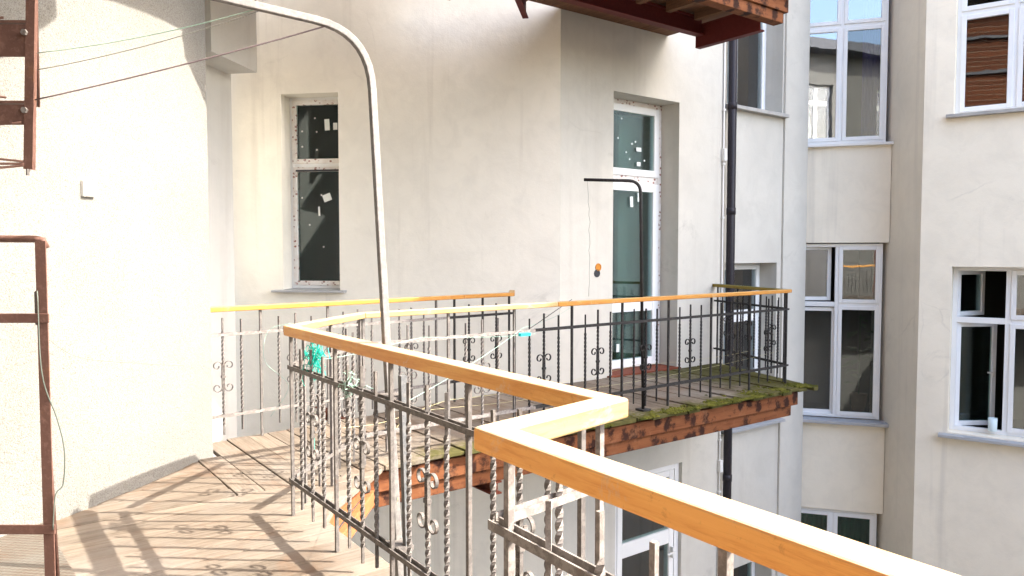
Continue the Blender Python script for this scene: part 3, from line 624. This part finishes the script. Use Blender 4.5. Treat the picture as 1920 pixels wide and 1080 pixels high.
tw_ = thing('bounce_blocking_walkway', 'unseen timber walkway added overhead to cut bounced sunlight', 'walkway', (.3, 3, 8.3))  # unseen, added to shade the upper walls and cut their bounce
y = 1.42
while y < 4.6:
    e0 = 1.57 if y < 3.86 else 1.58 + (y - 3.86) * 1.03; e1 = e0 if y < 3.8 else 1.58 + (y + .147 - 3.86) * 1.03
    MB().hexa([(-.74, y + .002, 8.26), (e0, y + .002, 8.26), (e1, y + .145, 8.26), (-.74, y + .145, 8.26)], [(-.74, y + .002, 8.3), (e0, y + .002, 8.3), (e1, y + .145, 8.3), (-.74, y + .145, 8.3)]).build('plank', M['joist'], tw_, origin=(.4, y, 8.3)); y += .147
MB().box(1.50, 1.555, 1.45, 3.83, 8.1, 8.257).build('beam', M['beam_red'], tw_)
# ------------------------------------------------------------------ railings
def twisted_mesh(name, m, z0, z1, tw0, tw1, w=.013, turns=6, tip=True):
    b = MB(); zs = [z0] + [tw0 + (tw1 - tw0) * k / (turns * 6) for k in range(turns * 6 + 1)] + [z1]
    for z in zs:
        t = min(1, max(0, (z - tw0) / (tw1 - tw0))); a0 = t * turns * math.pi / 2 * 2 + math.pi / 4
        r_ = w * .707 * (1.3 if tw0 < z < tw1 else 1)
        for j in range(4): b.v.append((r_ * math.cos(a0 + j * math.pi / 2), r_ * math.sin(a0 + j * math.pi / 2), z))
    for k in range(len(zs) - 1):
        for j in range(4): b.f.append((k * 4 + j, k * 4 + (j + 1) % 4, k * 4 + 4 + (j + 1) % 4, k * 4 + 4 + j))
    l = (len(zs) - 1) * 4; b.f += [(3, 2, 1, 0), (l, l + 1, l + 2, l + 3)]
    return b.mesh(name, m)
def scroll_mesh(name, m, zc=.50):
    b = MB()
    for sx in (1, -1):
        P = [(.009, z) for z in (-.05, 0, .05)]
        up = []
        for k in range(19):
            a = math.pi - k / 18 * 2.0 * math.pi; r_ = .038 - .024 * k / 18
            up.append((.046 + r_ * math.cos(a) + .0, .083 + r_ * math.sin(a)))
        path = [(x, -z) for x, z in reversed(up)] + P + up
        b.sweep([(sx * x, 0, zc + z) for x, z in path], .013, .0055, up=(0, 1, 0)) if False else b.sweep([(sx * x, 0, zc + z) for x, z in path], .0055, .014, up=(0, 1, 0))
    b.box(-.016, .016, -.010, .010, zc - .009, zc + .009)
    return b.mesh(name, m)
MS = {}
for key in ('iron_black', 'iron_grey', 'iron_pale'):
    MS[key] = dict(plain=twisted_mesh('baluster_mesh', M[key], .07, .935, .22, .78, .0122, 8), scr=twisted_mesh('scroll_baluster_mesh', M[key], .05, .95, .12, .86, .0122, 11),
                   scroll=scroll_mesh('scroll_mesh', M[key]))
    b = MB(); b.box(-.009, .009, -.008, .008, 0, 1.005); MS[key]['post'] = b.mesh('post_mesh', M[key])
def rail_segment(th, P, Q, posts, m, bars=True, start=True, trim=(0, 0), bm=None, ub=.815, lbz=.19):
    """posts: distances along the segment; three balusters between neighbours, the middle one scrolled"""
    P = Vector(P); Q = Vector(Q); F = Frame(P, Q); ang = math.atan2(F.t.y, F.t.x); ms = MS[m]
    rs = random.Random(int(P.x * 100 + Q.y * 10))
    pt = lambda s: (P.x + F.t.x * s, P.y + F.t.y * s, 0)
    for s in posts: put('post', ms['post'], th, pt(s), ang + rs.uniform(-.03, .03))
    for a, c in zip(posts[:-1], posts[1:]):
        nb = 3 if c - a > .42 else 1 if c - a > .24 else 0
        for k in range(1, nb + 1):
            s = a + (c - a) * k / (nb + 1) + rs.uniform(-.006, .006); x_, y_, _ = pt(s); z_ = rs.uniform(-.012, .012)
            if k == (nb + 1) // 2:
                o = put('baluster', ms['scr'], th, (x_, y_, z_), ang); q = put('scroll', ms['scroll'], o, (x_, y_, z_), ang); q.location = (0, 0, 0); q.rotation_euler.z = 0
            else: put('baluster', ms['plain'], th, (x_, y_, z_), ang + rs.uniform(0, 1.2))
    if bars:
        for nm, z in (('top_bar', ub), ('bottom_bar', lbz)):
            b = MB(); a0, a1 = trim[0], F.L - trim[1]
            b.fbox(F, a0, a1, z, z + .022, -.0175, -.0125); b.fbox(F, a0, a1, z, z + .022, .0125, .0175); b.fbox(F, a0, a1, z, z + .004, -.0124, .0124)
            b.build(nm, M[bm or m], th)
def handrail(th, pts, m, w=.078, h=.046, z=1.05, ext=(0, 0)):
    """mitred timber handrail, one board per straight run"""
    pts = [Vector(p) for p in pts]; n = len(pts)
    def off(k, side):
        t0 = (pts[k] - pts[k - 1]).normalized() if k > 0 else (pts[1] - pts[0]).normalized()
        t1 = (pts[k + 1] - pts[k]).normalized() if k < n - 1 else t0
        m_ = Vector((-(t0 + t1).y, (t0 + t1).x)).normalized(); c = m_.dot(Vector((-t0.y, t0.x))); return pts[k] + m_ * side * w / 2 / max(c, .3)
    for k in range(n - 1):
        t = (pts[k + 1] - pts[k]).normalized()
        e0 = t * (-ext[0] if k == 0 else .0008); e1 = t * (ext[1] if k == n - 2 else -.0008)
        q = [off(k, -1) + e0, off(k + 1, -1) + e1, off(k + 1, 1) + e1, off(k, 1) + e0]
        ang = math.atan2(t.y, t.x); c0 = pts[k]; cs, sn = math.cos(-ang), math.sin(-ang)
        loc = [((p.x - c0.x) * cs - (p.y - c0.y) * sn, (p.x - c0.x) * sn + (p.y - c0.y) * cs) for p in q]
        mm = m[k] if isinstance(m, (list, tuple)) else m
        b = MB().hexa([(x_, y_, z - h) for x_, y_ in loc], [(x_, y_, z) for x_, y_ in loc])
        o = bpy.data.objects.new('handrail', b.mesh('handrail', M[mm])); col.objects.link(o); o.parent = th; o.location = Vector((c0.x, c0.y, 0)) - wloc(th); o.rotation_euler.z = ang
        md = o.modifiers.new('bevel', 'BEVEL'); md.width = .006; md.segments = 2; md.limit_method = 'ANGLE'
C_, G2, H_, I_ = (1.45, 3.99), (1.42, 1.46), (.968, 1.372), (.905, -1.2)
rl = thing('walkway_railing', 'grey wrought iron railing with orange timber handrail stepping along the walkway edge', 'railing', (1.43, 2.7, 0))
handrail(rl, [C_, G2, H_, I_, (.905, -8.5)], ['varnish', 'varnish_worn_lit', 'varnish', 'varnish'], .076, .054, 1.055, (0, 0))
rail_segment(rl, C_, G2, [.01, .62, 1.21, 1.81, 2.41], 'iron_grey', trim=(-.005, .0))
rail_segment(rl, (1.435, 1.465), (.985, 1.40), [.06, .40], 'iron_pale', trim=(0, .02))
rail_segment(rl, (.98, 1.39), (.915, -1.2), [.06, .66, 1.26, 1.86, 2.46], 'iron_pale', trim=(0, 0))
rail_segment(rl, (.905, -1.2), (.905, -8.5), [.1 + .6 * k for k in range(12)], 'iron_pale')
D2, E2, F2_ = (2.19, 4.66), (7.40, 4.82), (7.95, 6.262)
br = thing('balcony_railing', 'long black iron railing with scrolls along the mossy balcony edge', 'railing', (4.8, 4.75, 0))
handrail(br, [(1.462, 4.055), D2, (3.95, 4.715), E2, F2_], ['varnish_worn_lit', 'varnish_worn_lit', 'varnish_dark', 'varnish_moss'], .066, .038, 1.045)  # sun and shade put into the wood colours: paler lit run, darker beyond
fx = [2.2, 2.89, 3.51, 4.13, 4.74, 5.37, 6.02, 6.68, 7.37]; FF = Frame(D2, E2)
rail_segment(br, (1.46, 4.03), D2, [.16, .50, .93], 'iron_grey', trim=(.03, .02))
sA = [(x_ - 2.19) / FF.t.x for x_ in fx]
pm = FF.p((3.72 - 2.19) / FF.t.x, 0)[:2]
rail_segment(br, D2, pm, [s for s in sA if s < 1.4], 'iron_grey', bm='iron_pale', trim=(.02, .003))  # sunlit run: sunlight put into the greyer, paler iron
ps = (Vector(pm) - Vector(D2)).length
rail_segment(br, D2, E2, sA[2:], 'iron_black', bars=False)  # run out of the sun: shade put into the blacker iron
rail_segment(br, pm, E2, [], 'iron_black', trim=(.003, .0))
FE = Frame(E2, F2_); rail_segment(br, E2, F2_, [.06, .52, 1.0, 1.46], 'iron_black', trim=(.03, .02))
A2, B2 = (1.50, 5.86), (4.60, 6.20)
ab = thing('rear_railing', 'iron railing under orange handrail guarding the gap before the narrow window', 'railing', (3, 6.03, 0))
FAB = Frame(A2, B2)
handrail(ab, [A2, FAB.p(2.46, 0)[:2], B2, (4.90, 6.60)], ['varnish_dark', 'varnish_dark', 'varnish_dark'], .06, .038, 1.04)
sp = FAB.p(2.28, 0)[:2]
rail_segment(ab, A2, sp, [-.2, .41, 1.0, 1.58, 2.14], 'iron_grey', bm='iron_pale', trim=(0, .003))  # part in the sun: its brightness carried by the pale bar colour
rail_segment(ab, sp, B2, [.08, .44, .80], 'iron_black', trim=(0, .0))  # part out of the sun: shade carried by the black iron colour

# ------------------------------------------------------------------ poles, pipes, lines
def bend(p0, corner, p1, r_, n=9):
    p0, c, p1 = Vector(p0), Vector(corner), Vector(p1); a = (p0 - c).normalized(); b_ = (p1 - c).normalized(); s, e = c + a * r_, c + b_ * r_
    return [tuple(p0)] + [tuple((1 - t) ** 2 * s + 2 * t * (1 - t) * c + t * t * e) for t in [k / n for k in range(n + 1)]] + [tuple(p1)]
lp = thing('clothesline_pole', 'pale bent square steel clothesline pole clamped to the walkway railing', 'pole', (1.50, 2.78, -.4))
arm = bend((1.50, 2.79, -.4), (1.50, 3.09, 2.43), (.40, 3.02, 2.45), .26)
MB().sweep(arm, .031, .031, up=(0, 1, 0)).build('tube', M['galvanised'], lp, bevel=.004)
MB().sweep([(1.50, 2.735, -.5), (1.50, 2.80, .93)], .028, .028, up=(0, 1, 0)).build('base_tube', M['steel_grey'], lp)  # darker steel: the shade below the handrail put into its colour
for z in (.20, .83): MB().box(1.445, 1.522, 2.735 + .075 * z, 2.85 + .075 * z, z - .012, z + .012).build('clamp', M['iron_grey'], lp)
bp = thing('black_pole', 'thin black bent clothesline pole on the mossy balcony edge', 'pole', (5.05, 4.77, 0))
MB().sweep(bend((5.05, 4.77, -.02), (4.99, 4.77, 2.10), (4.60, 5.10, 2.115), .11), .029, .029, n=8, up=(0, 1, 0)).build('tube', M['iron_black'], bp, True)
MB().box(5.0, 5.1, 4.72, 4.82, -.004, .012).build('base_plate', M['iron_black'], bp)
def cord(name, pts, r_, m, label, sag=0, cat='cord', n=14, wob=0, group=None):
    P = [Vector(p) for p in pts]; out = []
    for k in range(len(P) - 1):
        for j in range(n):
            t = j / n; q = P[k].lerp(P[k + 1], t)
            if len(P) > 2:
                a0 = P[k - 1] if k else P[0] * 2 - P[1]; a3 = P[k + 2] if k + 2 < len(P) else P[-1] * 2 - P[-2]
                q = .5 * (2 * P[k] + (P[k + 1] - a0) * t + (2 * a0 - 5 * P[k] + 4 * P[k + 1] - a3) * t * t + (3 * P[k] - a0 - 3 * P[k + 1] + a3) * t ** 3)
            q.z -= sag * 4 * t * (1 - t)
            if wob: q += Vector((random.gauss(0, wob), random.gauss(0, wob), random.gauss(0, wob)))
            out.append(tuple(q))
    out.append(tuple(P[-1])); up = (0, 0, 1) if abs(P[0].z - P[-1].z) < (P[0] - P[-1]).length * .8 else (0, 1, 0)
    return tag(MB().sweep(out, r_ * 2, r_ * 2, n=5, up=up).build(name, M[m], None, True, origin=pts[0]), label, cat, group)
# metal stair frame (image-left): a plane facing the court
FT = Frame((.28, 3.70), (.28 + .803, 3.70 - .596)); PX = 3.14 / 1400
def st(px, py, d=0): return FT.p((px - 77) * PX, 1.45 - (py - 474) * PX, d)
cord('clothesline', [st(73, 190, .01), (1.30, 3.07, 2.42)], .0035, 'cord_pink', 'thick greyish clothesline tied to the pole bend and the brown stair', .01)
cord('clothesline', [st(78, 135, .01), (1.02, 3.05, 2.43)], .002, 'cord_grey', 'thin grey clothesline below its twin, tied to the brown stair', .02)
cord('clothesline', [st(80, 104, .01), (1.00, 3.05, 2.43)], .002, 'twine_pale', 'thin pale green clothesline, uppermost of the three lines', .02)
for xx in (1.30, 1.01):
    pass
dp = thing('downpipe', 'dark brown round downpipe running down beside the balcony', 'downpipe', (8.19, 6.20, GZ))
b = MB(); b.sweep([(8.19, 6.20, GZ), (8.19, 6.20, WT - .2)], .112, .112, n=16, up=(0, 1, 0)); b.build('pipe', M['pipe_dark'], dp, True)
for z in (-5, -1.6, 1.95, 3.32, 5.5): MB().sweep([(8.19, 6.20, z), (8.19, 6.20, z + .09)], .124, .124, n=16, up=(0, 1, 0)).build('joint_collar', M['pipe_dark'], dp, True)
cd = thing('conduit', 'slim white cable conduit with clips beside the dark downpipe', 'conduit', (8.085, 6.255, GZ))
MB().sweep([(8.085, 6.25, GZ), (8.085, 6.25, 9)], .022, .022, n=8, up=(0, 1, 0)).build('tube', M['paint_white'], cd, True)
for z in (-3.2, -1.75, -1.05, .3, 1.0, 1.9, 2.6, 3.3): MB().box(8.064, 8.106, 6.232, 6.268, z, z + .022).build('clip', M['paint_white'], cd)
for z in (2.62, -1.5): MB().box(8.06, 8.12, 6.215, 6.268, z + .03, z + .19).build('junction', M['paint_white'], cd, bevel=.004)

# brown steel stair hanging from above and the guard frame below it
sg = thing('stair_guard', 'brown steel guard frame with flat bars on the checker plate', 'guard rail', FT.p(0, .02))
b = MB(); b.fbox(FT, -.022, .022, .02, 1.50, 0, .006); b.fbox(FT, -.022, -.016, .02, 1.499, .0065, .05); b.build('post', M['brown_steel'], sg)
b = MB(); b.fbox(FT, -.93, -.885, .02, 1.50, 0, .006); b.build('post', M['brown_steel'], sg)
MB().sweep([FT.p(-.93, 1.512, .02), FT.p(-.03, 1.508, .02), FT.p(.0, 1.502, .02), FT.p(.012, 1.47, .02)], .030, .030, n=8).build('top_tube', M['brown_steel'], sg, True)
for z, h in ((1.155, .04), (.25, .042)): MB().fbox(FT, -.93, .032, z, z + h, -.008, -.001).build('flat_bar', M['brown_steel'], sg, bevel=.003)
MB().sweep([FT.p(-.03, 1.15, .03), FT.p(-.012, .85, .03), FT.p(.01, .02, .04)], .016, .016, n=6, up=(0, 1, 0)).build('stay_rod', M['brown_steel'], sg, True)
b = MB(); b.fbox(FT, -.055, -.018, 1.14, 1.29, .03, .07); b.build('latch', M['iron_grey'], sg, bevel=.01)
ms_ = thing('steel_stair', 'brown steel stair with bolted treads ending above the guard frame', 'stair', FT.p(0, 1.78))
lean = .045
def sl(px0, px1, py0, py1, d0, d1, b):
    P = FT.p; s0, s1 = (px0 - 77) * PX, (px1 - 77) * PX; z1, z0 = 1.45 - (py0 - 474) * PX, 1.45 - (py1 - 474) * PX
    f = lambda z: lean * (z - 1.8)
    b.hexa([P(s0 + f(z0), z0, d0), P(s1 + f(z0), z0, d0), P(s1 + f(z0), z0, d1), P(s0 + f(z0), z0, d1)], [P(s0 + f(z1), z1, d0), P(s1 + f(z1), z1, d0), P(s1 + f(z1), z1, d1), P(s0 + f(z1), z1, d1)])
b = MB(); sl(50, 67, -700, 318, 0, .006, b); sl(50, 53, -700, 317, .0062, .07, b); b.build('stringer', M['brown_steel'], ms_)
for (y0, y1) in ((45, 60), (192, 206), (-100, -86), (-247, -232)):
    b = MB(); sl(-420, 49.5, y0, y0 + 5, .001, .07, b); sl(-420, 49.5, y0 + 7, y0 + (66 if y0 != 192 else 44), .004, .012, b); b.build('tread', M['brown_steel'], ms_)
for y_ in (68, 210): 
    MB().sweep([st(61 if y_ < 100 else 57, y_, -.012), st(61 if y_ < 100 else 57, y_, .0)], .026, .026, n=6).build('bolt', M['iron_grey'], ms_)
MB().sweep([st(58, 318, .003), st(57, 330, .003)], .014, .014, n=6, up=(0, 1, 0)).build('bolt', M['iron_grey'], ms_)
for a_, c_ in (((-420, 305), (52, 308)), ((-420, 255), (50, 304)), ((-420, 352), (52, 311)), ((-300, 250), (48, 232)), ((-300, 60), (20, 40)), ((-300, 130), (20, 186))):
    MB().sweep([st(*a_, .10), st(*c_, .004)], .011, .011, n=6).build('brace_rod', M['brown_steel'], ms_, True)
for px in (37, 43): MB().sweep([st(px + 4, -500, .14), st(px, 192, .14)], .012, .012, n=5, up=(0, 1, 0)).build('hanger_rod', M['brown_steel'], ms_, True)
cp_ = thing('checker_plate', 'worn steel checker plate lying on the walkway at the stair foot', 'steel plate', (.0, 4.2, .006))
MB().hexa([(-.72, 3.55, .005), (.40, 3.55, .005), (.33, 4.70, .005), (-.72, 4.30, .005)], [(-.72, 3.55, .013), (.40, 3.55, .013), (.33, 4.70, .013), (-.72, 4.30, .013)]).build('plate', M['checker'], cp_, bevel=.003)

# wires and twine
random.seed(5)
cord('cable', [st(72, 545, -.01), st(79, 700, -.02), st(94, 790, .02), st(106, 850, .02), st(102, 915, .02), st(92, 935, .0), st(88, 1000, -.01)], .0028, 'wire_green', 'grey green cable hanging down beside the brown guard post', 0, 'cable', 8)
cord('cable', [st(78, 630, 0), st(105, 680, .15), st(140, 715, .5), st(185, 745, .85)], .001, 'wire_green', 'thin wire drifting off the guard post across the stucco', .0, 'cable', 8)
def tw(d=.3): return random.gauss(0, d)
b = MB()
c0 = Vector((1.475, 3.70, .93))
for k in range(60):
    p = [c0 + Vector((tw(.012), tw(.04), tw(.022)))]
    for j in range(6): p.append(p[-1] + Vector((tw(.008), tw(.022), tw(.02) - .006)))
    b.sweep(p, .0026, .0026, n=4)
for k in range(1):
    p = [c0 + Vector((tw(.01), tw(.03), -.02))]
    for j in range(12): p.append(p[-1] + Vector((tw(.004), tw(.006), -.05 - random.random() * .02)))
    b.sweep(p, .0028, .0028, n=4, up=(0, 1, 0))
tag(b.build('twine_tangle', M['twine'], None, origin=tuple(c0)), 'tangled bunch of turquoise twine hanging on the railing corner', 'twine')
cord('green_line', [(1.47, 3.66, .90), (2.6, 4.55, .86), (3.72, 4.69, .80)], .0013, 'twine_pale', 'pale green line strung between the railing bars', .02)
cord('peg_line', [(1.6, 3.1, .72), (3.55, 4.64, .86), (4.13, 4.72, 1.0)], .0013, 'twine_pale', 'green line holding the turquoise clothes peg', .03)
pg = MB().box(3.50, 3.60, 4.60, 4.615, .80, .825).box(3.50, 3.60, 4.619, 4.634, .80, .825).box(3.53, 3.55, 4.6155, 4.6185, .80, .825)
tag(pg.build('clothes_peg', M['peg'], None, bevel=.003, origin=(3.55, 4.62, .81)), 'turquoise plastic clothes peg on the green line', 'clothes peg')
cord('wire_loop', [(1.475, 4.05, 1.06), (1.36, 4.08, 1.02), (1.33, 4.05, .86), (1.44, 4.0, .72), (1.36, 4.06, .55)], .0012, 'twine_pale', 'loose pale green loop at the handrail corner', 0, 'cord', 8)
cord('slack_wire', [(1.45, 2.76, .40), (2.6, 4.70, .30), (4.2, 4.76, .28), (7.3, 4.86, .36)], .0012, 'wire_yellow', 'slack yellowish wire through the lower railing bars', .03)
cord('slack_wire', [(1.45, 3.3, .62), (2.9, 4.70, .36), (5.0, 4.80, .42), (7.35, 5.0, .40)], .0012, 'wire_yellow', 'second slack yellowish wire, strung above the lower one', .04)
cord('hanging_wire', [(4.63, 5.08, 2.10), (4.66, 5.08, 1.6), (4.64, 5.07, 1.05)], .002, 'cord_grey', 'thin wire dangling from the black bent pole', 0, 'wire', 8, .006)
cord('tie_wire', [(4.13, 4.72, 1.06), (3.7, 4.70, .86), (3.55, 4.69, .80)], .003, 'iron_black', 'dark tie wire slanting from the balcony handrail to the bar', 0, 'wire', 5)
b = MB()
for k in range(22):
    p = [Vector((1.445, 3.21, .835)) + Vector((tw(.012), tw(.02), tw(.012)))]
    for j in range(5): p.append(p[-1] + Vector((tw(.012), tw(.018), tw(.014))))
    b.sweep(p, .003, .003, n=4)
tag(b.build('twine_knot', M['twine_pale'], None, origin=(1.445, 3.21, .83)), 'pale knot of twine round the railing bar', 'twine')
# potted plant standing inside the bay window
pt_ = thing('potted_plant', 'leafy green houseplant standing inside the middle bay window', 'plant', FB.p(.85, -1.0, .6))
b = MB(); o = FB.p(.85, -1.0, .6)
for r_, z in ((.09, 0), (.13, .26), (.12, .26)): b.v += [(o[0] + r_ * math.cos(a * math.pi / 6), o[1] + r_ * math.sin(a * math.pi / 6), o[2] + z) for a in range(12)]
for k in range(2):
    for a in range(12): b.f.append((k * 12 + a, k * 12 + (a + 1) % 12, k * 12 + 12 + (a + 1) % 12, k * 12 + 12 + a))
b.f += [tuple(range(11, -1, -1)), tuple(range(24, 36))]; b.build('pot', M['terracotta'], pt_, True)
for k in range(26):
    a = random.uniform(0, 6.28); z = random.uniform(.4, 1.5); d = Vector((math.cos(a), math.sin(a), random.uniform(-.3, .5))).normalized(); base = Vector(o) + Vector((0, 0, z)) + d * .06; l = random.uniform(.16, .3); sd = d.cross(Vector((0, 0, 1))).normalized() * l * .3
    MB().quad(tuple(base), tuple(base + d * l * .5 + sd), tuple(base + d * l - Vector((0, 0, .06))), tuple(base + d * l * .5 - sd)).build('leaf', M['leaf'], pt_)
MB().sweep([tuple(Vector(o) + Vector((0, 0, .25))), tuple(Vector(o) + Vector((.02, .01, 1.5)))], .02, .02, n=6, up=(0, 1, 0)).build('stem', M['leaf'], pt_)
